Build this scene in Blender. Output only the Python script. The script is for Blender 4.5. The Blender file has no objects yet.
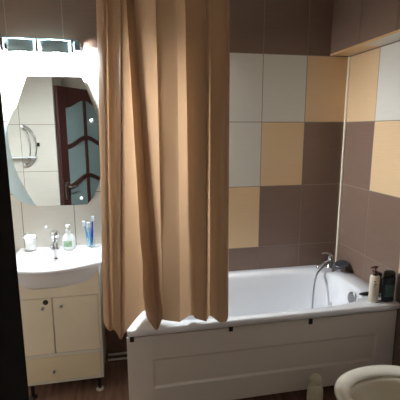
import bpy, bmesh, math, random
from mathutils import Vector, Matrix
random.seed(7)
SC = bpy.context.scene
COL = SC.collection
PI = math.pi

# ------------------------------------------------------------------ materials
def srgb(r, g, b):
    def f(c):
        c /= 255.0
        return c / 12.92 if c <= 0.04045 else ((c + 0.055) / 1.055) ** 2.4
    return (f(r), f(g), f(b), 1.0)

def mat(name, col, rough=0.5, metal=0.0, noise=0.0, nscale=(8, 8, 8), bump=0.0, coat=0.0,
        trans=0.0, ior=1.45, alpha=1.0, emit=None, estr=0.0, spec=0.5):
    m = bpy.data.materials.new(name)
    m.use_nodes = True
    nt = m.node_tree
    b = nt.nodes['Principled BSDF']
    b.inputs['Base Color'].default_value = col
    b.inputs['Roughness'].default_value = rough
    b.inputs['Metallic'].default_value = metal
    b.inputs['Coat Weight'].default_value = coat
    b.inputs['Transmission Weight'].default_value = trans
    b.inputs['IOR'].default_value = ior
    b.inputs['Alpha'].default_value = alpha
    b.inputs['Specular IOR Level'].default_value = spec
    if emit:
        b.inputs['Emission Color'].default_value = emit
        b.inputs['Emission Strength'].default_value = estr
    if noise > 0 or bump > 0:
        tc = nt.nodes.new('ShaderNodeTexCoord')
        mp = nt.nodes.new('ShaderNodeMapping')
        mp.inputs['Scale'].default_value = nscale
        nz = nt.nodes.new('ShaderNodeTexNoise')
        nz.inputs['Scale'].default_value = 1.0
        nz.inputs['Detail'].default_value = 5.0
        nt.links.new(tc.outputs['Object'], mp.inputs['Vector'])
        nt.links.new(mp.outputs['Vector'], nz.inputs['Vector'])
        if noise > 0:
            rmp = nt.nodes.new('ShaderNodeValToRGB')
            e = rmp.color_ramp.elements
            e[0].position, e[1].position = 0.3, 0.7
            e[0].color = tuple(c * (1 - noise) for c in col[:3]) + (1,)
            e[1].color = tuple(min(1, c * (1 + noise)) for c in col[:3]) + (1,)
            nt.links.new(nz.outputs['Fac'], rmp.inputs['Fac'])
            nt.links.new(rmp.outputs['Color'], b.inputs['Base Color'])
        if bump > 0:
            bp = nt.nodes.new('ShaderNodeBump')
            bp.inputs['Strength'].default_value = bump
            bp.inputs['Distance'].default_value = 0.004
            nt.links.new(nz.outputs['Fac'], bp.inputs['Height'])
            nt.links.new(bp.outputs['Normal'], b.inputs['Normal'])
    return m

TS = (6, 6, 260)
M = {}
M['tile_brown'] = mat('tile_brown', srgb(126, 103, 90), .22, noise=.07, nscale=TS)
M['tile_beige'] = mat('tile_beige', srgb(222, 190, 150), .22, noise=.04, nscale=TS)
M['tile_white'] = mat('tile_white', srgb(217, 212, 201), .2, noise=.03, nscale=TS)
M['grout'] = mat('grout', srgb(140, 126, 112), .85)
M['grout_dark'] = mat('grout_dark', srgb(96, 84, 72), .85)
M['plaster'] = mat('plaster', srgb(215, 210, 200), .9, noise=.03)
M['floor_tile'] = mat('floor_tile', srgb(138, 106, 90), .2, noise=.28, nscale=(30, 3, 3))
M['trim'] = mat('corner_strip', srgb(248, 238, 216), .3)
M['trim_beige'] = mat('edge_strip', srgb(205, 165, 110), .35)
M['acrylic'] = mat('white_acrylic', srgb(238, 240, 243), .12, coat=.5)
M['panel'] = mat('bath_panel_white', srgb(214, 206, 196), .3)
M['ceramic'] = mat('white_ceramic', srgb(240, 240, 242), .1, coat=.5)
M['seat'] = mat('toilet_seat_plastic', srgb(228, 222, 206), .22)
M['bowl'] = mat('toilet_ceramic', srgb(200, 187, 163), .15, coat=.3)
M['chrome'] = mat('chrome', srgb(215, 217, 220), .1, metal=1)
M['dull_chrome'] = mat('hose_metal', srgb(170, 172, 176), .28, metal=1)
M['dark_chrome'] = mat('shower_head_grey', srgb(72, 76, 82), .3, metal=.3)
M['black'] = mat('black_plastic', srgb(16, 16, 18), .35)
M['cab'] = mat('cream_laminate', srgb(238, 225, 200), .35, noise=.02, nscale=(10, 10, 10))
M['drawer'] = mat('drawer_front', srgb(232, 216, 184), .35)
M['cab_edge'] = mat('cabinet_edge', srgb(225, 218, 203), .4)
M['mirror'] = mat('mirror_silver', srgb(225, 230, 229), .0, metal=1)
M['frost'] = mat('frosted_glass', srgb(196, 214, 218), .35, metal=0, coat=.3)
M['jamb'] = mat('unlit_jamb_wood', srgb(10, 10, 14), .8, spec=.1)  # dark-brown wood, coloured near black so the unlit side's shade is painted in
M['door_wood'] = mat('door_mahogany', srgb(68, 37, 34), .3, noise=.25, nscale=(40, 40, 3))
M['door_glass'] = mat('door_frosted_pane', srgb(138, 160, 160), .35, noise=.04)
M['soap'] = mat('soap_bottle_white', srgb(235, 240, 238), .3)
M['green'] = mat('soap_label_green', srgb(150, 188, 150), .5, noise=.3, nscale=(90, 90, 90))
M['blue'] = mat('blue_brush', srgb(30, 90, 205), .35)
M['lightblue'] = mat('light_blue_brush', srgb(120, 190, 230), .35)
M['bristle'] = mat('bristles', srgb(220, 235, 245), .8)
M['cream_bottle'] = mat('cream_bottle', srgb(226, 214, 194), .3)
M['brown_pump'] = mat('brown_pump', srgb(78, 44, 34), .35)
M['slate'] = mat('slate_bottle', srgb(40, 50, 58), .25)
M['slate_label'] = mat('slate_label', srgb(70, 100, 92), .5, noise=.5, nscale=(120, 120, 120))
M['amber'] = mat('amber_bottle', srgb(58, 30, 24), .3)
M['green_bottle'] = mat('pale_bottle', srgb(206, 200, 178), .4)
M['hole'] = mat('dark_hole', srgb(12, 12, 12), .6)
M['pipe'] = mat('pipe_white', srgb(225, 222, 215), .25)
M['print'] = mat('print_grey', srgb(120, 110, 100), .6)

def glassy(name, tint, fac=.25, rough=.05):
    m = bpy.data.materials.new(name); m.use_nodes = True
    nt = m.node_tree; nt.nodes.clear()
    o = nt.nodes.new('ShaderNodeOutputMaterial'); mx = nt.nodes.new('ShaderNodeMixShader')
    t = nt.nodes.new('ShaderNodeBsdfTransparent'); g = nt.nodes.new('ShaderNodeBsdfGlossy')
    t.inputs['Color'].default_value = tint
    g.inputs['Roughness'].default_value = rough
    mx.inputs[0].default_value = fac
    nt.links.new(t.outputs[0], mx.inputs[1]); nt.links.new(g.outputs[0], mx.inputs[2])
    nt.links.new(mx.outputs[0], o.inputs['Surface'])
    return m
M['clear'] = glassy('clear_glass', (.9, .95, .95, 1), .12)
M['shade'] = glassy('lamp_shade_glass', (.62, .72, .73, 1), .3, .2)
_n = M['shade'].node_tree
_d = _n.nodes.new('ShaderNodeBsdfDiffuse'); _d.inputs[0].default_value = srgb(120, 140, 142)
_m = _n.nodes.new('ShaderNodeMixShader'); _m.inputs[0].default_value = .8
_o = [x for x in _n.nodes if x.type == 'OUTPUT_MATERIAL'][0]; _p = _o.inputs[0].links[0].from_socket
_n.links.new(_p, _m.inputs[1]); _n.links.new(_d.outputs[0], _m.inputs[2]); _n.links.new(_m.outputs[0], _o.inputs[0])

M['shade_glass'] = bpy.data.materials.new('ribbed_shade_glass'); M['shade_glass'].use_nodes = True
_n = M['shade_glass'].node_tree; _n.nodes.clear()
_o = _n.nodes.new('ShaderNodeOutputMaterial'); _m = _n.nodes.new('ShaderNodeMixShader'); _m.inputs[0].default_value = .012
_d = _n.nodes.new('ShaderNodeBsdfPrincipled'); _d.inputs['Base Color'].default_value = srgb(140, 160, 160); _d.inputs['Roughness'].default_value = .15
_t = _n.nodes.new('ShaderNodeBsdfTranslucent'); _t.inputs[0].default_value = (.75, .85, .85, 1)
_n.links.new(_d.outputs[0], _m.inputs[1]); _n.links.new(_t.outputs[0], _m.inputs[2]); _n.links.new(_m.outputs[0], _o.inputs[0])

def fabric():
    m = bpy.data.materials.new('curtain_fabric'); m.use_nodes = True
    nt = m.node_tree; nt.nodes.clear()
    o = nt.nodes.new('ShaderNodeOutputMaterial')
    d = nt.nodes.new('ShaderNodeBsdfDiffuse'); t = nt.nodes.new('ShaderNodeBsdfTranslucent')
    g = nt.nodes.new('ShaderNodeBsdfGlossy'); g.inputs['Roughness'].default_value = .45
    g.inputs['Color'].default_value = (.8, .75, .7, 1)
    mx = nt.nodes.new('ShaderNodeMixShader'); mx.inputs[0].default_value = .6
    m2 = nt.nodes.new('ShaderNodeMixShader'); m2.inputs[0].default_value = .04
    tc = nt.nodes.new('ShaderNodeTexCoord'); mp = nt.nodes.new('ShaderNodeMapping')
    mp.inputs['Scale'].default_value = (300, 300, 500)
    nz = nt.nodes.new('ShaderNodeTexNoise'); nz.inputs['Scale'].default_value = 1
    r = nt.nodes.new('ShaderNodeValToRGB')
    a = srgb(168, 135, 104); b = srgb(182, 149, 116)
    r.color_ramp.elements[0].color = a; r.color_ramp.elements[1].color = b
    L = nt.links.new
    L(tc.outputs['Object'], mp.inputs[0]); L(mp.outputs[0], nz.inputs[0]); L(nz.outputs[0], r.inputs[0])
    L(r.outputs[0], d.inputs[0]); L(r.outputs[0], t.inputs[0])
    L(d.outputs[0], mx.inputs[1]); L(t.outputs[0], mx.inputs[2])
    L(mx.outputs[0], m2.inputs[1]); L(g.outputs[0], m2.inputs[2]); L(m2.outputs[0], o.inputs[0])
    return m
M['fabric'] = fabric()

# ------------------------------------------------------------------ helpers
def link(name, bm, mats, parent=None, smooth=False, bevel=0.0, sub=0, loc=None, segs=2):
    me = bpy.data.meshes.new(name)
    bmesh.ops.recalc_face_normals(bm, faces=bm.faces)
    bm.to_mesh(me); bm.free()
    if not isinstance(mats, (list, tuple)): mats = [mats]
    for m in mats: me.materials.append(m)
    o = bpy.data.objects.new(name, me); COL.objects.link(o)
    if parent: o.parent = parent
    if loc: o.location = loc
    if smooth:
        for p in me.polygons: p.use_smooth = True
    if bevel > 0:
        b = o.modifiers.new('b', 'BEVEL'); b.width = bevel; b.segments = segs; b.limit_method = 'ANGLE'
        b.angle_limit = math.radians(35)
    if sub:
        s = o.modifiers.new('s', 'SUBSURF'); s.levels = sub; s.render_levels = sub
    return o

def tag(o, label, cat, group=None):
    o['label'] = label; o['category'] = cat
    if group: o['group'] = group
    return o

def thing(name, loc, label, cat, rz=0, group=None):
    o = bpy.data.objects.new(name, None); COL.objects.link(o)
    o.location = loc; o.rotation_euler = (0, 0, rz); o.empty_display_size = .05
    return tag(o, label, cat, group)

def struct(o):
    o['kind'] = 'structure'; return o

def box(bm, x0, x1, y0, y1, z0, z1, mi=0):
    vs = [bm.verts.new((x, y, z)) for z in (z0, z1) for y in (y0, y1) for x in (x0, x1)]
    for f in ((0, 2, 3, 1), (4, 5, 7, 6), (0, 1, 5, 4), (2, 6, 7, 3), (0, 4, 6, 2), (1, 3, 7, 5)):
        bm.faces.new([vs[i] for i in f]).material_index = mi
    return bm

def B(): return bmesh.new()

def lathe(bm, prof, seg=28, cx=0, cy=0, axis='z', mi=0, sx=1, sy=1, cap=True):
    rings = []
    for r, z in prof:
        ring = []
        for k in range(seg):
            a = 2 * PI * k / seg
            u, v = r * math.cos(a) * sx, r * math.sin(a) * sy
            if axis == 'z': p = (cx + u, cy + v, z)
            elif axis == 'y': p = (cx + u, z, cy + v)
            else: p = (z, cx + u, cy + v)
            ring.append(bm.verts.new(p))
        rings.append(ring)
    for a, b in zip(rings, rings[1:]):
        for k in range(seg):
            bm.faces.new((a[k], a[(k + 1) % seg], b[(k + 1) % seg], b[k])).material_index = mi
    if cap:
        for r in (rings[0], rings[-1]):
            bm.faces.new(r).material_index = mi
    return bm

def crom(pts, n):
    P = [Vector(p) for p in pts]
    P = [2 * P[0] - P[1]] + P + [2 * P[-1] - P[-2]]
    out = []
    for i in range(1, len(P) - 2):
        for k in range(n):
            t = k / n
            a, b, c, d = P[i - 1], P[i], P[i + 1], P[i + 2]
            out.append(.5 * ((2 * b) + (c - a) * t + (2 * a - 5 * b + 4 * c - d) * t * t + (3 * b - a - 3 * c + d) * t ** 3))
    out.append(P[-2])
    return out

def tube(bm, pts, r, seg=12, mi=0, smoothn=0):
    P = crom(pts, smoothn) if smoothn else [Vector(p) for p in pts]
    rings = []; up = None
    for i, p in enumerate(P):
        t = (P[min(i + 1, len(P) - 1)] - P[max(i - 1, 0)]).normalized()
        if up is None:
            up = t.orthogonal().normalized()
        up = (up - t * up.dot(t)).normalized(); s = t.cross(up)
        rr = r(i / (len(P) - 1)) if callable(r) else r
        rings.append([bm.verts.new(p + rr * (math.cos(2 * PI * k / seg) * up + math.sin(2 * PI * k / seg) * s)) for k in range(seg)])
    for a, b in zip(rings, rings[1:]):
        for k in range(seg):
            bm.faces.new((a[k], a[(k + 1) % seg], b[(k + 1) % seg], b[k])).material_index = mi
    for q in (rings[0], rings[-1]): bm.faces.new(q).material_index = mi
    return bm

def loft(bm, loops, mi=0, close_last=True, close_first=False):
    R = [[bm.verts.new(p) for p in l] for l in loops]
    n = len(R[0])
    for a, b in zip(R, R[1:]):
        for k in range(n):
            bm.faces.new((a[k], a[(k + 1) % n], b[(k + 1) % n], b[k])).material_index = mi
    if close_last: bm.faces.new(R[-1]).material_index = mi
    if close_first: bm.faces.new(R[0]).material_index = mi
    return bm

def prism(bm, poly, y0, y1, mi=0):     # poly of (x, z) extruded along y
    a = [bm.verts.new((x, y0, z)) for x, z in poly]
    b = [bm.verts.new((x, y1, z)) for x, z in poly]
    n = len(poly)
    bm.faces.new(a).material_index = mi; bm.faces.new(b).material_index = mi
    for k in range(n):
        bm.faces.new((a[k], a[(k + 1) % n], b[(k + 1) % n], b[k])).material_index = mi
    return bm

# ------------------------------------------------------------------ dimensions
TW, TH, ZA = .3188, .4488, 2.096          # tile width, height, top joint
XL, YF = -2.80, -2.10                     # left wall, door wall
YR = -1.43                                # short return wall beside the door
XR = -2.215
ZC = 2.62
TUB_L, TUB_D, RIM = 1.603, .717, .58
G = .0024                                 # half joint

def zrows(zmin, zmax):
    z = ZA
    while z > zmin: z -= TH
    out = []; k = round((ZA - z) / TH)     # rows counted from the top joint, row 0 just above it
    while z < zmax - 1e-4:
        out.append((max(z, zmin), min(z + TH, zmax), k)); z += TH; k -= 1
    return out                              # k = 1 is the row just below the top joint

def tiled(name, axis, plane, sign, a0, a1, z0, z1, org, color, thick=.1, back=True, w=TW, dirn=-1, grout='grout'):
    """a tiled wall; axis 'y': plane y=const spanning x;  axis 'x': plane x=const spanning y.
    sign: direction in which the room lies.  org: where column 0 begins; dirn: which way columns run."""
    bm = B()
    t = .004
    def bx(u0, u1, d0, d1, zz0, zz1, mi):
        lo, hi = sorted((plane + sign * d0, plane + sign * d1))
        if axis == 'y': box(bm, u0, u1, lo, hi, zz0, zz1, mi)
        else: box(bm, lo, hi, u0, u1, zz0, zz1, mi)
    bx(a0, a1, -thick, -.001, z0, z1, 0)
    cols = []
    c = 0
    if dirn < 0:
        u = org
        while u > a0 + 1e-4:
            cols.append((max(u - w, a0), min(u, a1), c)); u -= w; c += 1
    else:
        u = org
        while u < a1 - 1e-4:
            cols.append((max(u, a0), min(u + w, a1), c)); u += w; c += 1
    for (u0, u1, c) in cols:
        if u1 - u0 < .006: continue
        for (r0, r1, k) in zrows(z0, z1):
            if r1 - r0 < .006: continue
            mi = {'g': 1, 'b': 2, 'w': 3}[color(c, k)]
            bx(u0 + G, u1 - G, -t, 0, r0 + G, r1 - G, mi)
    o = link(name, bm, [M[grout], M['tile_brown'], M['tile_beige'], M['tile_white']])
    return o

def col_main(c, k):
    # brown above the joint, then the white / beige / brown diagonal, white beyond the bath
    if k <= 0: return 'g'
    if c >= 4: return 'w' if k <= 3 else 'g'
    s = c - (k - 1)
    if k >= 4: return 'g'
    return 'b' if s == 0 else ('w' if s > 0 else 'g')

wb = struct(tiled('wall_back', 'y', 0, -1, XL, 0, 0, ZC, 0, col_main))
wr = struct(tiled('wall_right', 'x', 0, -1, YF, 0, 0, ZC, 0, col_main, w=.333))
plain = lambda c, k: 'g' if k <= 0 else 'w'
wl = struct(tiled('wall_left', 'x', XL, 1, YR, 0, 0, ZC, 0, plain))
# door wall: short return beside the door, the passage side and the pieces round the doorway
XJ0, XJ1 = -1.717, -.92
struct(tiled('wall_front', 'y', YR, 1, XL, XR - .001, 0, ZC, XR, plain))
bm = B(); box(bm, XR - .1, XR, YF, YR - .005, 0, ZC)
box(bm, XR - .1, XJ0 - .03, YF - .1, YF, 0, ZC); box(bm, XJ1 + .03, .1, YF - .1, YF, 0, ZC)
box(bm, XJ0 - .03, XJ1 + .03, YF - .1, YF, 2.08, ZC)
struct(link('wall_front', bm, M['tile_white']))
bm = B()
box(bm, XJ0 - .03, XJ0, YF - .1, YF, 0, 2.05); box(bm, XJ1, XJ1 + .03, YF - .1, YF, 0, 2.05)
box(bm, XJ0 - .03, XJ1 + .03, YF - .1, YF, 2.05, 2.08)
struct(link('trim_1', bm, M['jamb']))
bm = B(); box(bm, XL - .1, .1, -3.6, .1, -.1, 0)
# floor boards as long tiles
fl = struct(link('floor', bm, M['floor_tile']))
bm = B(); box(bm, XL - .1, .1, YF - .1, .1, ZC, ZC + .1)
struct(link('ceiling', bm, M['plaster']))
# passage outside the door: side walls and ceiling, so that no daylight comes in from nowhere
bm = B()
box(bm, XL - .1, XL, -3.6, YF - .1, 0, ZC); box(bm, 0, .1, -3.6, YF - .1, 0, ZC)
box(bm, XL - .1, .1, -3.7, -3.6, 0, ZC); box(bm, XL - .1, .1, -3.6, YF - .1, ZC, ZC + .1)
struct(link('wall_passage', bm, M['plaster']))

# boxed-in duct along the right wall (trim_2) with tiled face, tiled underside and edge strip
bm = B()
SX = -.149
box(bm, SX + .004, 0, YF, 0, ZA + .008, ZC, 0)
u = 0; c = 0
while u > YF:
    u1 = max(u - .333, YF)
    z = ZA + .004; 
    box(bm, SX, SX + .004, u1 + G, u - G, ZA + .014, ZA + TH, 1)
    box(bm, SX, SX + .004, u1 + G, u - G, ZA + TH + 2 * G, ZC, 1)
    box(bm, SX + .012, -.002, u1 + G, u - G, ZA + .004, ZA + .008, 2 if c == 0 else 3)
    u = u1; c += 1
box(bm, SX - .001, SX + .011, YF, 0, ZA + .002, ZA + .013, 4)
struct(link('trim_2', bm, [M['grout'], M['tile_brown'], M['tile_beige'], M['tile_white'], M['trim_beige']]))
# corner strip
bm = B(); prism(bm, [(0, RIM), (-.013, RIM), (-.013, ZA), (0, ZA)], -.013, 0)
struct(link('trim_3', bm, M['trim'], bevel=.003))

# ------------------------------------------------------------------ door (seen in the mirror)
def door():
    root = bpy.data.objects.new('door_1', None); COL.objects.link(root)
    root['kind'] = 'structure'
    root.location = (-1.752, -2.085, 0.01)
    W, H, T = .80, 2.0, .04
    # local x runs from the hinge to the handle edge
    d = Vector((-2.19 + 1.752, -1.415 + 2.085, 0)).normalized()
    root.rotation_euler = (0, 0, math.atan2(d.y, d.x))
    bm = B()
    S = .105
    box(bm, 0, S, -T / 2, T / 2, 0, H); box(bm, W - S, W, -T / 2, T / 2, 0, H)
    box(bm, S, W - S, -T / 2, T / 2, 0, .22)
    xm = W / 2
    def arch(z, k=.085):
        return [(S + (W - 2 * S) * i / 16, z + k * (.5 - .5 * math.cos(2 * PI * i / 16))) for i in range(17)]
    top = arch(1.80)
    prism(bm, top + [(W - S, H), (S, H)], -T / 2, T / 2)
    for z in (1.40, 1.0, .60):
        a = arch(z)
        prism(bm, a + [(x, zz + .045) for x, zz in reversed(a)], -T / 2, T / 2)
    box(bm, xm - .02, xm + .02, -T / 2 + .002, T / 2 - .002, .2, 1.9)
    link('door_frame', bm, M['door_wood'], root, bevel=.004)
    bm = B(); box(bm, S - .005, W - S + .005, -.004, .004, .2, 1.92)
    link('glass_pane', bm, M['door_glass'], root)
    for s in (-1, 1):
        bm = B(); box(bm, W - .07, W - .03, s * (T / 2), s * (T / 2 + .006), .90, 1.08)
        pl = link('handle_plate', bm, M['chrome'], root, bevel=.002)
        bm = B(); tube(bm, [(W - .05, s * (T / 2), 1.03), (W - .05, s * (T / 2 + .045), 1.03), (W - .07, s * (T / 2 + .05), 1.03), (W - .17, s * (T / 2 + .045), 1.025)], .009)
        link('handle', bm, M['chrome'], root, smooth=True)
door()

# ------------------------------------------------------------------ bathtub
tub = thing('bathtub', (-TUB_L / 2, -TUB_D / 2, 0), 'white acrylic bathtub along the brown, beige and white tiled walls', 'bathtub')
def sup(cx, cy, a, b, n, z, N=96, ax=None):
    pts = []
    for k in range(N):
        t = 2 * PI * k / N
        c, s = math.cos(t), math.sin(t)
        pts.append((cx + a * math.copysign(abs(c) ** (2 / n), c), cy + b * math.copysign(abs(s) ** (2 / n), s), z))
    return pts
def rect(a, b, z, N=96, cut=.004):
    pts = []
    for k in range(N):
        t = 2 * PI * k / N; c, s = math.cos(t), math.sin(t); m = max(abs(c), abs(s))
        x, y = a * c / m, b * s / m
        if abs(abs(c) - abs(s)) < 1e-6: x -= math.copysign(cut, x); y -= math.copysign(cut, y)
        pts.append((x, y, z))
    return pts
bm = B()
A, Bh = TUB_L / 2, TUB_D / 2
icx, icy = -.01, .0
# the local frame has the tub centre at 0,0; inner opening shifted a little
inner = [ # (cx, cy, a, b, n, z)
    (-.012, -.028, .692, .292, 4.2, RIM + .003),
    (-.012, -.028, .682, .282, 4.0, RIM - .004),
    (-.012, -.026, .672, .272, 3.8, RIM - .022),
    (-.008, -.020, .655, .257, 3.6, .48),
    (.000, -.012, .630, .240, 3.4, .36),
    (.010, -.004, .600, .222, 3.2, .24),
    (.015, 0, .575, .208, 3.2, .185),
    (.020, 0, .535, .180, 3.0, .158),
    (.020, 0, .40, .12, 2.6, .150),
]
loops = [rect(A - .012, Bh - .012, RIM - .036), rect(A - .001, Bh - .001, RIM - .036),
         rect(A, Bh, RIM - .008), rect(A - .002, Bh - .002, RIM - .003), rect(A - .006, Bh - .006, RIM)]
loops += [sup(*q) for q in inner]
loft(bm, loops)
# underside shell (outer skin)
tb = link('tub_shell', bm, M['acrylic'], tub, smooth=True)
sh = tb.modifiers.new('sol', 'SOLIDIFY'); sh.thickness = .006; sh.offset = -1
# overflow cover on the right-hand inner end
bm = B(); lathe(bm, [(.036, 0), (.040, .004), (.040, .010), (.031, .014), (.012, .015)], 28, axis='x', sy=1.0)
ov = link('overflow_cover', bm, M['dull_chrome'], tub, smooth=True, loc=(TUB_L / 2 - .160, -.475 + TUB_D / 2, .520))
ov.rotation_euler = (0, math.radians(-10), math.radians(184))
bm = B(); lathe(bm, [(.030, .152), (.028, .156), (.010, .157)], 24, cx=.42)
link('drain_cover', bm, M['chrome'], tub, smooth=True)

# front panel of the bath
PX, PY = -.81 + TUB_L / 2, -.694 + TUB_D / 2
bm = B()
px0, px1, pz0, pz1 = -1.604 + .81, -.005 + .81, .078, .528
rx0, rx1, rz0, rz1 = -1.472 + .81, -.128 + .81, .215, .388
def frame_pts(x0, x1, z0, z1, y): return [(x0, y, z0), (x1, y, z0), (x1, y, z1), (x0, y, z1)]
L4 = [frame_pts(px0, px1, pz0, pz1, .018), frame_pts(px0, px1, pz0, pz1, 0), frame_pts(rx0, rx1, rz0, rz1, 0),
      frame_pts(rx0 + .012, rx1 - .012, rz0 + .012, rz1 - .012, .009)]
loft(bm, L4, close_first=True)
pan = link('front_panel', bm, M['panel'], tub, bevel=.003, loc=(PX, PY, 0))
for x, z in ((-1.577, .523), (-1.042, .523), (-.569, .515)):
    bm = B(); box(bm, x + .81 - .011, x + .81 + .011, -.008, .010, z - .016, z + .015)
    link('clip', bm, M['black'], pan, bevel=.002)

# bath legs (one shows under the panel only as shade)
for i, x in enumerate((-.6, .6)):
    bm = B(); box(bm, x - .02, x + .02, -.22, .22, .11, .140)
    for s in (-1, 1): lathe(bm, [(.018, 0), (.018, .01), (.007, .012), (.007, .12)], 12, cx=x, cy=s * .2)
    link('leg_frame', bm, M['dull_chrome'], tub)

# bath mixer on the corner
mx = thing('bath_mixer', (-.098, -.070, RIM), 'chrome bath mixer with hose and grey hand shower on the far corner of the bathtub', 'faucet')
bm = B()
lathe(bm, [(.026, 0), (.026, .006), (.017, .010), (.017, .045), (.021, .05), (.021, .085), (.016, .095), (.006, .097)], 24)
link('mixer_body', bm, M['chrome'], mx, smooth=True)
bm = B(); tube(bm, [(0, 0, .09), (-.012, -.006, .108), (-.05, -.02, .118), (-.085, -.03, .121)], lambda t: .008 - .003 * t, smoothn=5)
link('lever', bm, M['chrome'], mx, smooth=True)
bm = B(); tube(bm, [(-.010, -.005, .045), (-.06, -.03, .052), (-.12, -.055, .042), (-.135, -.062, .020)], .0095, smoothn=6)
link('spout', bm, M['chrome'], mx, smooth=True)
bm = B(); tube(bm, [(.0, -.016, .03), (-.05, -.055, .05), (-.11, -.09, .038), (-.175, -.13, .0), (-.205, -.16, -.08), (-.225, -.19, -.20), (-.235, -.22, -.31), (-.205, -.25, -.38),
                    (-.15, -.25, -.39), (-.11, -.23, -.33), (-.08, -.19, -.2), (-.055, -.14, -.05), (-.02, -.08, .012), (.0, -.04, .022), (.015, -.025, .026)], .0062, smoothn=7, seg=10)
link('hose', bm, M['dull_chrome'], mx, smooth=True)
bm = B(); tube(bm, [(.012, -.022, .028), (.03, -.05, .030), (.045, -.085, .034)], .010, smoothn=4)
hs = link('shower_handle', bm, M['dark_chrome'], mx, smooth=True)
bm = B(); lathe(bm, [(.012, -.016), (.034, -.008), (.041, .0), (.041, .008), (.037, .012), (.0345, .012)], 28)
hd = link('shower_head', bm, M['dark_chrome'], mx, smooth=True, loc=(.032, -.105, .050))
hd.scale = (1.3, 1.2, 1.2); hd.rotation_euler = (math.radians(10), math.radians(-14), 0)
bm = B(); lathe(bm, [(.038, .0105), (.037, .0135), (.034, .0125)], 28, cap=False)
hf = link('rim_ring', bm, M['dull_chrome'], hd, smooth=True)

# ------------------------------------------------------------------ shower curtain
P_TOP = [(-1.6807, -0.620), (-1.6708, -0.680), (-1.6426, -0.735), (-1.6322, -0.680), (-1.6051, -0.745), (-1.5878, -0.785), (-1.5697, -0.850), (-1.5624, -0.780), (-1.5480, -0.705), (-1.5454, -0.725), (-1.5238, -0.800), (-1.5168, -0.795), (-1.4803, -0.755), (-1.4192, -0.685), (-1.4071, -0.700), (-1.3333, -0.738), (-1.3183, -0.725), (-1.2782, -0.665), (-1.2723, -0.680), (-1.2472, -0.735), (-1.2107, -0.800), (-1.1988, -0.790), (-1.1814, -0.765), (-1.1708, -0.775), (-1.1432, -0.840), (-1.1229, -0.870), (-1.1080, -0.840)]
P_BOT = [(-1.7181, -0.660), (-1.7076, -0.710), (-1.6930, -0.750), (-1.6797, -0.755), (-1.6684, -0.740), (-1.6510, -0.780), (-1.6296, -0.850), (-1.5999, -0.770), (-1.5081, -0.580), (-1.4956, -0.660), (-1.4637, -0.775), (-1.4474, -0.780), (-1.4254, -0.720), (-1.4133, -0.700), (-1.4035, -0.705), (-1.3319, -0.728), (-1.3173, -0.718), (-1.2737, -0.682), (-1.2512, -0.690), (-1.2444, -0.720), (-1.2011, -0.755), (-1.1900, -0.750), (-1.1667, -0.700), (-1.1545, -0.705), (-1.1290, -0.785), (-1.0961, -0.790), (-1.0730, -0.750)]
ZT, ZB = 2.30, .614
NR = 70
bm = B()
rows = []
for r in range(NR + 1):
    v = r / NR
    z = ZT + (ZB - ZT) * v
    w = min(1, max(0, (v - .05) / .92)) ** 1.15
    ctrl = []
    for (a, b) in zip(P_TOP, P_BOT):
        ctrl.append(Vector((a[0] + (b[0] - a[0]) * w, a[1] + (b[1] - a[1]) * w, 0)))
    pts = crom(ctrl, 9)
    row = []
    for i, p in enumerate(pts):
        s = i / (len(pts) - 1)
        # loose wrinkles
        wy = .003 * math.sin(13 * v + 40 * s) * v + .0008 * math.sin(31 * v - 50 * s)
        if .25 < s < .42 and v > .72:
            q = math.sin((s - .25) / .17 * PI) * math.sin((v - .72) / .28 * PI)
            wy += .018 * q * math.sin(22 * v + 26 * s)
        row.append(bm.verts.new((p.x + wy * .3, p.y + wy, z + .004 * math.sin(9 * s * PI) * v)))
    rows.append(row)
for a, b in zip(rows, rows[1:]):
    for k in range(len(a) - 1):
        bm.faces.new((a[k], a[k + 1], b[k + 1], b[k]))
cur = link('shower_curtain', bm, M['fabric'], smooth=True)
tag(cur, 'tan fabric shower curtain hanging in folds over the bathtub edge', 'curtain')
rod = thing('curtain_rod', (0, 0, 0), 'chrome rod that carries the tan shower curtain', 'curtain rod')
bm = B(); tube(bm, [(XL, -.74, 2.345), (SX, -.74, 2.345)], .012, seg=16)
link('rod_tube', bm, M['chrome'], rod, smooth=True)
for i in range(9):
    x = -1.70 + i * .078
    bm = B()
    tube(bm, [(x, -.74 + .022 * math.cos(a * PI / 8), 2.328 + .030 * math.sin(a * PI / 8)) for a in range(17)], .0025, seg=8)
    link('ring', bm, M['chrome'], rod, smooth=True)

# ------------------------------------------------------------------ vanity cabinet
VX0, VX1, VF = -2.205, -1.752, -.36
van = thing('vanity_cabinet', ((VX0 + VX1) / 2, -.18, 0), 'cream bathroom vanity cabinet with two doors and a bottom drawer', 'cabinet')
W2 = (VX1 - VX0) / 2
yf = VF + .18
bm = B()
zb, zt = .095, .79
t = .016
box(bm, -W2, -W2 + t, yf + .018, .175, zb, zt); box(bm, W2 - t, W2, yf + .018, .175, zb, zt)
box(bm, -W2, W2, yf, yf + .018, zb, zb + t); box(bm, -W2, W2, yf, yf + .018, .2705, .2895); box(bm, W2 - .012, W2, yf, yf + .018, zb + t, .2705); box(bm, W2 - .012, W2, yf, yf + .018, .2895, .642)
box(bm, -W2 + t, W2 - t, yf + .02, .175, zb, zb + t)
box(bm, -W2 + t, W2 - t, .165, .175, zb + t, zt - .12)
def cut(x): return .700 + (zt - .700) * min(1, ((x + .05) / (W2 + .05)) ** 2.2 if x > -.05 else (abs(x + .05) / (W2 - .045)) ** 5)
ap = [(-W2 + 2 * W2 * i / 30, cut(-W2 + 2 * W2 * i / 30)) for i in range(31)]
prism(bm, [(W2, .642), (-W2, .642)] + ap, yf, yf + .018)                 # apron under the basin
box(bm, -W2 + t, W2 - t, yf + .019, .16, .272, .288)
link('cabinet_body', bm, M['cab_edge'], van, bevel=.0015)
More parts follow.
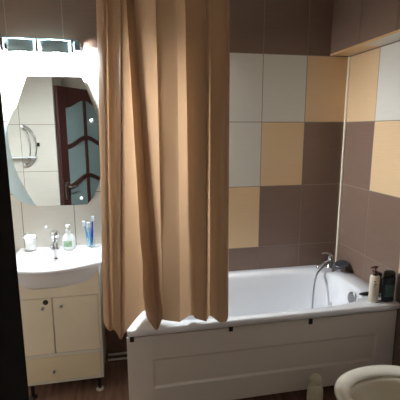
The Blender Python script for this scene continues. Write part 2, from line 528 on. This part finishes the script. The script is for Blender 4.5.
bm = B(); prism(bm, [(W2 - .006, .646), (-W2 + .006, .646)] + [(max(-W2 + .006, min(W2 - .006, x)), z - .002) for x, z in ap], yf - .0025, yf - .0003)
link('front_strip', bm, M['cab'], van)
xs = -2.022 + .9785
def leaf(name, x0, x1, z0, z1, knobs, m='cab'):
    bm = B(); box(bm, x0, x1, yf, yf + .016, z0, z1)
    d = link(name, bm, M[m], van, bevel=.002)
    for (kx, kz) in knobs:
        bm = B(); lathe(bm, [(.004, 0), (.004, -.010), (.009, -.013), (.009, -.019), (.005, -.022)], 16, axis='y')
        link('knob', bm, M['dull_chrome'], d, smooth=True, loc=(kx, yf, kz))
    return d
cxv = (VX0 + VX1) / 2
xm = -2.022 - cxv
dl = leaf('door', -W2 + .002, xm - .0025, .2915, .6395, [(-2.073 - cxv, .585)])
dr = leaf('door', xm + .0025, W2 - .0135, .2915, .6395, [(-1.971 - cxv, .590)])
leaf('drawer', -W2 + .002, W2 - .014, zb + t + .0015, .2690, [(-2.037 - cxv, .178)], 'drawer')
bm = B(); lathe(bm, [(.015, 0), (.015, -.003), (.009, -.0035)], 24, axis='y')
lk = link('sticker', bm, M['black'], dl, smooth=False, loc=(-2.057 - cxv, yf, .617)); lk['label'] = 'round black sticker'
for sx in (-1, 1):
    for y in (yf + .026, .14):
        bm = B(); lathe(bm, [(.012, .0), (.012, zb)], 14, cx=sx * (W2 - .030), cy=y)
        lg = link('leg', bm, M['black'], van, smooth=False)
        bm = B(); lathe(bm, [(.024, 0), (.025, .004), (.02, .011), (.013, .014)], 20, cx=sx * (W2 - .030), cy=y)
        link('foot', bm, M['seat'] if sx > 0 else M['black'], lg, smooth=True)  # left feet blackened: the shade under the cabinet put into their colour

# ------------------------------------------------------------------ wash basin
bas = thing('wash_basin', (-1.99, 0, .7), 'white ceramic wash basin with a bowed front set on the cream vanity cabinet', 'sink')
BX0, BX1 = -2.262 + 1.99, -1.730 + 1.99
def outline(z, x0, x1, yb, ys, bow, nf=40, ns=8, nb=24, skew=-.04):
    """closed loop: back edge left to right, right side, bowed front right to left, left side"""
    pts = []
    for i in range(nb): pts.append((x0 + (x1 - x0) * i / nb, yb, z))
    for i in range(ns): pts.append((x1, yb + (ys - yb) * i / ns, z))
    for i in range(nf):
        u = i / nf; s = 1 - 2 * u             # +1 right .. -1 left
        q = s - skew * (1 - s * s) * 2
        pts.append((x1 + (x0 - x1) * u, ys - bow * (1 - q * q) ** .85 if abs(q) < 1 else ys, z))
    for i in range(ns): pts.append((x0, ys + (yb - ys) * i / ns, z))
    return pts
RZ = .845 - .7
def bowl_loop(z, cx, cy, a, b, n, N=80):
    # starts at the back-left corner direction to match outline ordering
    pts = []
    ref = outline(0, BX0, BX1, 0, -.36, .11)
    for (x, y, _) in ref:
        ang = math.atan2((y - (-.24)) / .24, (x - 0) / .255)
        c, s = math.cos(ang), math.sin(ang)
        pts.append((cx + a * math.copysign(abs(c) ** (2 / n), c), cy + b * math.copysign(abs(s) ** (2 / n), s), z))
    return pts
bm = B()
loops = [outline(-.012, BX0 + .10, BX1 - .10, -.05, -.30, .02),
         outline(-.006, BX0 + .075, BX1 - .075, -.03, -.330, .02),
         outline(.012, BX0 + .060, BX1 - .035, -.02, -.348, .020, skew=-.15),
         outline(.055, BX0 + .055, BX1 - .020, -.012, -.354, .052, skew=-.15),
         outline(.10, BX0 + .040, BX1 - .012, -.006, -.358, .080, skew=-.15),
         outline(RZ - .022, BX0 + .010, BX1 - .004, -.002, -.362, .098),
         outline(RZ - .012, BX0, BX1, -.001, -.362, .110),
         outline(RZ, BX0 + .006, BX1 - .006, -.004, -.356, .108),
         bowl_loop(RZ + .001, 0, -.265, .225, .172, 3.2),
         bowl_loop(RZ - .010, 0, -.265, .213, .160, 3.0),
         bowl_loop(RZ - .05, 0, -.265, .196, .142, 2.8),
         bowl_loop(RZ - .095, 0, -.262, .160, .110, 2.5),
         bowl_loop(RZ - .118, 0, -.26, .09, .06, 2.2),
         bowl_loop(RZ - .122, 0, -.26, .02, .015, 2.0)]
loft(bm, loops, close_first=True)
link('basin_bowl', bm, M['ceramic'], bas, smooth=True)
bm = B(); lathe(bm, [(.013, 0), (.013, -.004), (.008, -.005)], 20, axis='y')
oh = link('overflow_hole', bm, M['dull_chrome'], bas, smooth=False, loc=(-.035, -.117, RZ - .050)); oh.rotation_euler = (math.radians(18), 0, 0)
bm = B(); lathe(bm, [(.011, -.0045), (.011, -.006)], 16, axis='y')
link('hole', bm, M['hole'], oh)
bm = B(); lathe(bm, [(.022, RZ - .123), (.021, RZ - .118), (.008, RZ - .118)], 20, cy=-.26)
link('drain', bm, M['chrome'], bas, smooth=True)

ZR = .846
fa = FA = thing('basin_faucet', (-2.030, -.072, ZR), 'short chrome faucet with a round top knob at the back of the wash basin', 'faucet')
bm = B(); lathe(bm, [(.024, 0), (.024, .006), (.017, .010), (.016, .055), (.018, .06)], 20)
link('faucet_body', bm, M['chrome'], fa, smooth=True)
bm = B(); tube(bm, [(0, -.008, .038), (0, -.05, .045), (0, -.085, .036), (0, -.092, .022)], .011, smoothn=5)
link('spout', bm, M['chrome'], fa, smooth=True)
bm = B(); lathe(bm, [(.014, .060), (.022, .066), (.026, .082), (.022, .098), (.012, .104)], 20)
tube(bm, [(0, .0, .095), (0, -.045, .104)], .006)
link('lever', bm, M['chrome'], fa, smooth=True)

FA.scale = (1.18, 1.1, 1.18)
so = SO = thing('soap_dispenser', (-1.948, -.072, ZR), 'white pump soap bottle with a green label on the wash basin', 'soap dispenser')
bm = B(); lathe(bm, [(.032, 0), (.036, .004), (.037, .05), (.034, .068), (.022, .084), (.013, .090), (.013, .098)], 28, sy=.75)
link('bottle_body', bm, M['soap'], so, smooth=True)
bm = B(); lathe(bm, [(.015, .098), (.015, .112), (.006, .114), (.006, .128), (.014, .130), (.014, .138), (.010, .140)], 18)
tube(bm, [(0, 0, .134), (0, -.032, .132)], .005)
link('pump', bm, M['soap'], so, smooth=True)
bm = B()
n = 10
for zz in (0,):
    lo = []; hi = []
    for k in range(n + 1):
        a = -PI / 2 - .75 + 1.3 * k / n
        lo.append(bm.verts.new((.0375 * math.cos(a), .0285 * math.sin(a), .016))); hi.append(bm.verts.new((.0375 * math.cos(a), .0285 * math.sin(a), .050)))
    for k in range(n): bm.faces.new((lo[k], lo[k + 1], hi[k + 1], hi[k]))
lb = link('bottle_label', bm, M['green'], so, smooth=True); lb['label'] = 'green leafy label'

SO.scale = (1.1, 1.1, 1.12)
def tumbler(name, loc, lab, r=.028, h=.09, m='clear', cat='tumbler'):
    bm = B(); lathe(bm, [(r * .82, 0), (r * .86, .003), (r, h), (r - .003, h), (r * .82 - .001, .006), (.001, .005)], 26)
    o = link(name, bm, M[m], smooth=True, loc=loc); return tag(o, lab, cat)
TX, TY = -1.812, -.075
tumbler('tumbler', (TX, TY, ZR), 'clear glass tumbler holding blue toothbrushes at the right of the basin', .030, .075)
def brush(dx, dy, tx, ty, L, m, lab):
    t = thing('toothbrush', (TX + dx, TY + dy, ZR + .008), lab, 'toothbrush', group='toothbrushes in the clear tumbler')
    a = Vector((0, 0, 0)); b = Vector((tx, ty, L))
    bm = B(); tube(bm, [a, a.lerp(b, .5), b], lambda u: .0075 if u < .6 else .005, smoothn=4, seg=8)
    link('handle', bm, M[m], t, smooth=True)
    bm = B(); box(bm, b.x - .009, b.x + .009, b.y - .016, b.y - .003, b.z - .032, b.z + .002)
    link('bristles', bm, M['bristle'], t, bevel=.002)
brush(.004, 0, .014, .014, .195, 'blue', 'dark blue toothbrush, the tallest in the clear tumbler')
brush(-.008, .002, -.030, .010, .165, 'lightblue', 'light blue toothbrush leaning left in the clear tumbler')
brush(-.002, -.008, -.008, .006, .160, 'lightblue', 'light blue toothbrush standing upright in the middle of the clear tumbler')

# chrome ring holder on the wall with a white cup
ho = thing('cup_holder', (-2.215, 0, .925), 'chrome wall holder with a ring around the white cup left of the faucet', 'cup holder')
bm = B(); lathe(bm, [(.020, 0), (.020, -.008), (.008, -.012), (.008, -.022)], 20, axis='y')
link('wall_plate', bm, M['chrome'], ho, smooth=True)
bm = B(); tube(bm, [(0, -.02, 0), (0.01, -.05, .0)], .006)
tube(bm, [(.036 + .0375 * math.cos(k * PI / 12), -.07 + .0375 * math.sin(k * PI / 12), 0) for k in range(25)], .0035, seg=8)
tube(bm, [(0.0, -.05, 0), (0, -.085, .008)], .006)
link('ring_arm', bm, M['chrome'], ho, smooth=True)
cp = B(); lathe(cp, [(.027, 0), (.030, .004), (.034, .088), (.031, .088), (.026, .006), (.001, .005)], 28)
cu = link('cup', cp, M['soap'], smooth=True, loc=(-2.179, -.07, .853)); tag(cu, 'white cup hanging in the chrome ring holder above the basin', 'cup')
bm = B(); lathe(bm, [(.014, 0), (.013, -.005), (.007, -.012), (.005, -.022), (.007, -.025)], 16, axis='y')
hk = link('wall_hook', bm, M['soap'], smooth=True, loc=(-2.092, 0, .978)); tag(hk, 'small white hook stuck on the tiles below the mirror', 'hook')

# ------------------------------------------------------------------ mirror
def onwall(px, py):  # measured outline points on the wall, metres
    return (px, py)
mir = thing('wall_mirror', (0, 0, 0), 'frameless cut-corner wall mirror with a frosted crescent at its left', 'mirror')
back = [(-2.138, 1.915), (-2.205, 1.735), (-2.30, 1.60), (-2.305, 1.25), (-2.277, 1.205), (-2.235, 1.150), (-2.14, 1.122), (-2.0, 1.3), (-2.0, 1.8)]
bm = B(); prism(bm, back, -.010, -.004)
link('frosted_panel', bm, M['frost'], mir, bevel=.002)
face = [(-2.136, 1.917), (-1.817, 1.917), (-1.740, 1.69), (-1.733, 1.62), (-1.733, 1.30), (-1.752, 1.235), (-1.785, 1.165), (-1.828, 1.118), (-2.138, 1.120),
        (-2.185, 1.205), (-2.228, 1.310), (-2.252, 1.395), (-2.268, 1.50), (-2.268, 1.62), (-2.235, 1.69), (-2.205, 1.735)]
bm = B(); prism(bm, face, -.017, -.0105)
link('mirror_glass', bm, M['mirror'], mir)
for i, (x, z, l) in enumerate(((-1.772, 1.652, 'clear suction hook stuck high on the right side of the mirror'), (-1.860, 1.160, 'clear suction hook stuck low on the mirror near its bottom edge'))):
    bm = B(); lathe(bm, [(.012, 0), (.010, -.004), (.004, -.008), (.004, -.014)], 16, axis='y')
    o = link('suction_hook', bm, M['soap'], smooth=True, loc=(x, -.0175, z)); tag(o, l, 'hook', 'suction hooks on the mirror')

# ------------------------------------------------------------------ vanity light
vl = thing('vanity_light', (-2.04, 0, 2.062), 'glass and chrome twin wall light shining above the mirror', 'lamp')
bm = B(); box(bm, -.205, .205, -.022, 0, .0, .045)
link('back_plate', bm, M['chrome'], vl, bevel=.004)
bm = B(); box(bm, -.205, .215, -.14, -.022, .040, .046)
link('top_plate', bm, M['shade'], vl, bevel=.002)
for s, x0, x1 in ((0, -.165, -.018), (1, .012, .170)):
    bm = B()
    # a shallow curved glass shade, open at the bottom
    n = 12; fr = []; 
    for k in range(n + 1):
        u = k / n; x = x0 + (x1 - x0) * u
        y = -.120 - .018 * math.sin(PI * u)
        fr.append((x, y))
    lo = [bm.verts.new((x, y, -.030)) for x, y in fr]; hi = [bm.verts.new((x, y - .004, .038)) for x, y in fr]
    for k in range(n): bm.faces.new((lo[k], lo[k + 1], hi[k + 1], hi[k]))
    sh = link('glass_shade', bm, M['shade_glass'], vl, smooth=True)
    sm = sh.modifiers.new('s', 'SOLIDIFY'); sm.thickness = .004
    bm = B(); xc = (x0 + x1) / 2
    lathe(bm, [(.010, .036), (.010, .010), (.018, .002), (.022, -.014), (.018, -.028), (.006, -.036)], 20, cx=xc, cy=-.070)
    link('bulb', bm, mat('bulb_glow', (1, 1, 1, 1), .3, emit=(.90, .95, 1, 1), estr=2300), vl, smooth=True)
for x in (-.185, -.002, .190):
    bm = B(); box(bm, x - .006, x + .006, -.145, -.120, -.030, .042); box(bm, x - .006, x + .006, -.125, -.02, .034, .041)
    link('clip', bm, M['chrome'], vl, bevel=.002)
bm = B(); box(bm, .198, .232, -.12, -.03, -.010, .038)
link('end_block', bm, M['shade_glass'], vl, bevel=.003)

# ------------------------------------------------------------------ pipes between vanity and bath
for i, (y, z, r, l) in enumerate(((-.030, .040, .0085, 'thicker white pipe running along the wall just above the floor'), (-.050, .012, .0075, 'thinner white pipe lying on the floor in front of the thicker pipe'))):
    bm = B(); tube(bm, [(-1.742, y, z), (-1.2, y, z)], r, seg=14)
    o = link('water_pipe', bm, M['pipe'], smooth=True); tag(o, l, 'pipe', 'water pipes between vanity and bathtub')

# ------------------------------------------------------------------ bottles on the bath corner
pb = thing('pump_bottle', (-.150, -.660, RIM), 'cream pump bottle with a brown pump on the near right corner of the bathtub', 'bottle')
bm = B(); lathe(bm, [(.026, 0), (.029, .003), (.029, .150), (.026, .163), (.018, .168)], 28, sy=.85)
link('bottle_body', bm, M['cream_bottle'], pb, smooth=True)
bm = B(); lathe(bm, [(.017, .168), (.017, .190), (.011, .193), (.005, .194), (.005, .212), (.012, .214), (.012, .221), (.008, .223)], 18)
tube(bm, [(0, 0, .217), (-.034, -.004, .215)], .005)
link('pump', bm, M['brown_pump'], pb, smooth=True)
for k, (z, w) in enumerate(((.135, .012), (.118, .018), (.104, .010))):
    bm = B()
    a0 = -PI / 2 - .7
    vs = []
    for i in range(6):
        a = a0 + (w / .029) * i / 5
        vs.append(((.0296 * math.cos(a), .0252 * math.sin(a))))
    lo = [bm.verts.new((x, y, z - .003)) for x, y in vs]; hi = [bm.verts.new((x, y, z + .003)) for x, y in vs]
    for i in range(5): bm.faces.new((lo[i], lo[i + 1], hi[i + 1], hi[i]))
    link('printed_line', bm, M['print'], pb)

db = thing('shampoo_bottle', (-.060, -.668, RIM), 'dark slate shampoo bottle right of the cream pump bottle', 'bottle')
bm = B(); lathe(bm, [(.036, 0), (.039, .004), (.041, .10), (.040, .148), (.038, .153)], 30, sy=.6)
link('bottle_body', bm, M['slate'], db, smooth=True)
bm = B(); lathe(bm, [(.038, .154), (.037, .178), (.031, .187), (.012, .190)], 30, sy=.6)
link('cap', bm, M['black'], db, smooth=True)
bm = B(); lo = []; hi = []
for i in range(9):
    a = -PI / 2 - .9 + 1.5 * i / 8
    lo.append(bm.verts.new((.0412 * math.cos(a), .0250 * math.sin(a), .035))); hi.append(bm.verts.new((.0416 * math.cos(a), .0252 * math.sin(a), .11)))
for i in range(8): bm.faces.new((lo[i], lo[i + 1], hi[i + 1], hi[i]))
link('bottle_label', bm, M['slate_label'], db, smooth=True)

sb = thing('travel_bottle', (-.088, -.590, RIM), 'small black bottle with beige shoulder half hidden behind the cream pump bottle', 'bottle')
bm = B(); lathe(bm, [(.018, 0), (.020, .003), (.020, .085), (.014, .093)], 22)
link('bottle_body', bm, M['black'], sb, smooth=True)
bm = B(); lathe(bm, [(.014, .093), (.014, .118), (.010, .121)], 18)
link('cap', bm, M['cream_bottle'], sb, smooth=True)
ab = thing('amber_bottle', (-.040, -.545, RIM), 'short reddish brown bottle by the wall behind the dark slate bottle', 'bottle')
bm = B(); lathe(bm, [(.026, 0), (.029, .004), (.029, .085), (.018, .10), (.018, .105)], 24)
link('bottle_body', bm, M['amber'], ab, smooth=True)
bm = B(); lathe(bm, [(.020, .105), (.020, .128), (.016, .130)], 20)
link('cap', bm, M['black'], ab, smooth=True)
bm = B(); tube(bm, [(-.02, 0, .012), (.0, 0, .013), (.035, .0, .014), (.06, 0, .014)], lambda t: .004 + .009 * min(1, t * 1.6), smoothn=4)
it = link('toiletry_item', bm, M['black'], smooth=True, loc=(-.165, -.575, RIM)); tag(it, 'small black pointed toiletry lying left of the cream pump bottle', 'toiletry')
it.rotation_euler = (0, 0, math.radians(-10))

# cleaning bottle on the floor in front of the panel
cb = thing('cleaning_bottle', (-.575, -.80, 0), 'pale bottle with rounded cap on the floor against the bath panel', 'bottle')
bm = B(); lathe(bm, [(.038, 0), (.042, .004), (.044, .12), (.042, .165), (.030, .190), (.020, .196)], 28)
link('bottle_body', bm, M['green_bottle'], cb, smooth=True)
bm = B(); lathe(bm, [(.027, .196), (.030, .200), (.029, .232), (.022, .243), (.008, .246)], 24)
tube(bm, [(0, 0, .225), (-.034, -.004, .224)], .009)
link('cap', bm, M['green_bottle'], cb, smooth=True)

# ------------------------------------------------------------------ toilet
to = thing('toilet', (-.40, -1.215, 0), 'white toilet with an open bowl and no lid in front of the bathtub', 'toilet')
def egg(a, b, z, dx=0, n=2.15, N=64, ab=None):
    pts = []
    for k in range(N):
        t = 2 * PI * k / N; c, s = math.cos(t), math.sin(t)
        aa = (ab if ab and c > 0 else a)
        pts.append((dx + aa * math.copysign(abs(c) ** (2 / n), c), b * math.copysign(abs(s) ** (2 / n), s), z))
    return pts
bm = B()
loft(bm, [egg(.17, .12, 0, .06), egg(.175, .125, .02, .06), egg(.15, .10, .12, .06), egg(.19, .13, .22, .03), egg(.255, .185, .32, .005),
          egg(.272, .202, .36), egg(.275, .205, .378), egg(.268, .198, .381), egg(.215, .148, .381), egg(.205, .138, .372), egg(.20, .135, .33),
          egg(.17, .115, .25, .01), egg(.09, .07, .17, .03), egg(.05, .04, .15, .03)], close_first=True)
link('bowl', bm, M['bowl'], to, smooth=True)
bm = B()
prof = []
ol = [(.0, .383), (-.004, .392), (-.004, .400), (.004, .409), (.020, .414), (.040, .412), (.060, .404), (.066, .395), (.064, .385), (.030, .383)]
loops = [egg(.278 - d, .220 - d, z) for d, z in ol]
loft(bm, loops + [loops[0]], close_last=False)
bmesh.ops.remove_doubles(bm, verts=bm.verts, dist=1e-5)
link('seat', bm, M['seat'], to, smooth=True)
bm = B(); box(bm, .215, .40, -.19, .19, .42, .78)
link('tank', bm, M['ceramic'], to, bevel=.02, segs=4)
bm = B(); box(bm, .205, .405, -.2, .2, .781, .81)
link('tank_lid', bm, M['ceramic'], to, bevel=.01, segs=3)
bm = B(); box(bm, .18, .40, -.12, .12, .0, .419)
link('back_column', bm, M['ceramic'], to, bevel=.02, segs=3)

# ------------------------------------------------------------------ towel rail seen in the mirror
ra = thing('towel_ring_rack', (-2.47, YR, 1.45), 'round chrome towel rack with small shelf, reflected at the left of the mirror', 'towel rack')
for k, (rx, rz) in enumerate(((.115, .185), (.060, .165))):
    bm = B(); tube(bm, [(-.03 + rx * math.cos(a), .035 + .03 * math.cos(a), rz * math.sin(a)) for a in [(-PI / 2 + PI * i / 24) for i in range(25)]], .007, seg=10)
    link('curved_bar', bm, M['chrome'], ra, smooth=True)
bm = B(); box(bm, -.19, .075, .0, .09, -.115, -.100)
link('shelf', bm, M['acrylic'], ra, bevel=.004)
bm = B(); box(bm, -.055, -.015, 0.0, .03, .165, .195)
link('wall_mount', bm, M['chrome'], ra, bevel=.003)
bm = B(); box(bm, -.055, -.015, 0.0, .03, -.195, -.165)
link('wall_mount', bm, M['chrome'], ra, bevel=.003)
bm = B(); box(bm, -.018, .018, 0, .02, -.018, .018)
bx_ = link('socket', bm, M['black'], bevel=.003, loc=(-2.385, YR, 1.46)); tag(bx_, 'small black square fitting on white tiles, reflected at the left of the mirror', 'fitting')

# ------------------------------------------------------------------ light
def area(name, loc, rot, sx, sy, power, col):
    l = bpy.data.lights.new(name, 'AREA'); l.shape = 'RECTANGLE'; l.size = sx; l.size_y = sy
    l.energy = power; l.color = col
    o = bpy.data.objects.new(name, l); COL.objects.link(o); o.location = loc; o.rotation_euler = rot
    return o
# weak fill light, added in the passage behind the camera
area('passage_fill', (-1.2, -3.2, 2.55), (0, 0, 0), .4, .4, 4.0, (1, .90, .80))

w = bpy.data.worlds.new('world'); SC.world = w; w.use_nodes = True
w.node_tree.nodes['Background'].inputs[0].default_value = (.9, .95, 1, 1)
w.node_tree.nodes['Background'].inputs[1].default_value = .05

# ------------------------------------------------------------------ camera
yaw, pitch, roll = .19763, -.18095, -.00227
fw = Vector((math.sin(yaw) * math.cos(pitch), math.cos(yaw) * math.cos(pitch), math.sin(pitch)))
r0 = Vector((math.cos(yaw), -math.sin(yaw), 0)); u0 = r0.cross(fw)
c, s = math.cos(roll), math.sin(roll)
r1 = c * r0 + s * u0; u1 = -s * r0 + c * u0
cam = bpy.data.cameras.new('camera'); co = bpy.data.objects.new('camera', cam); COL.objects.link(co)
mw = Matrix((r1, u1, -fw)).transposed().to_4x4(); mw.translation = Vector((-1.5886, -2.5703, 1.5957))
co.matrix_world = mw
cam.sensor_width = 36; cam.lens = 36 * 384.04 / 400; cam.clip_start = .02
SC.camera = co
vs = SC.view_settings
vs.view_transform = 'Standard'; vs.look = 'None'; vs.exposure = .42; vs.gamma = 1; vs.use_curve_mapping = False
SC.cycles.use_denoising = True
SC.cycles.max_bounces = 10
SC.cycles.sample_clamp_indirect = 8
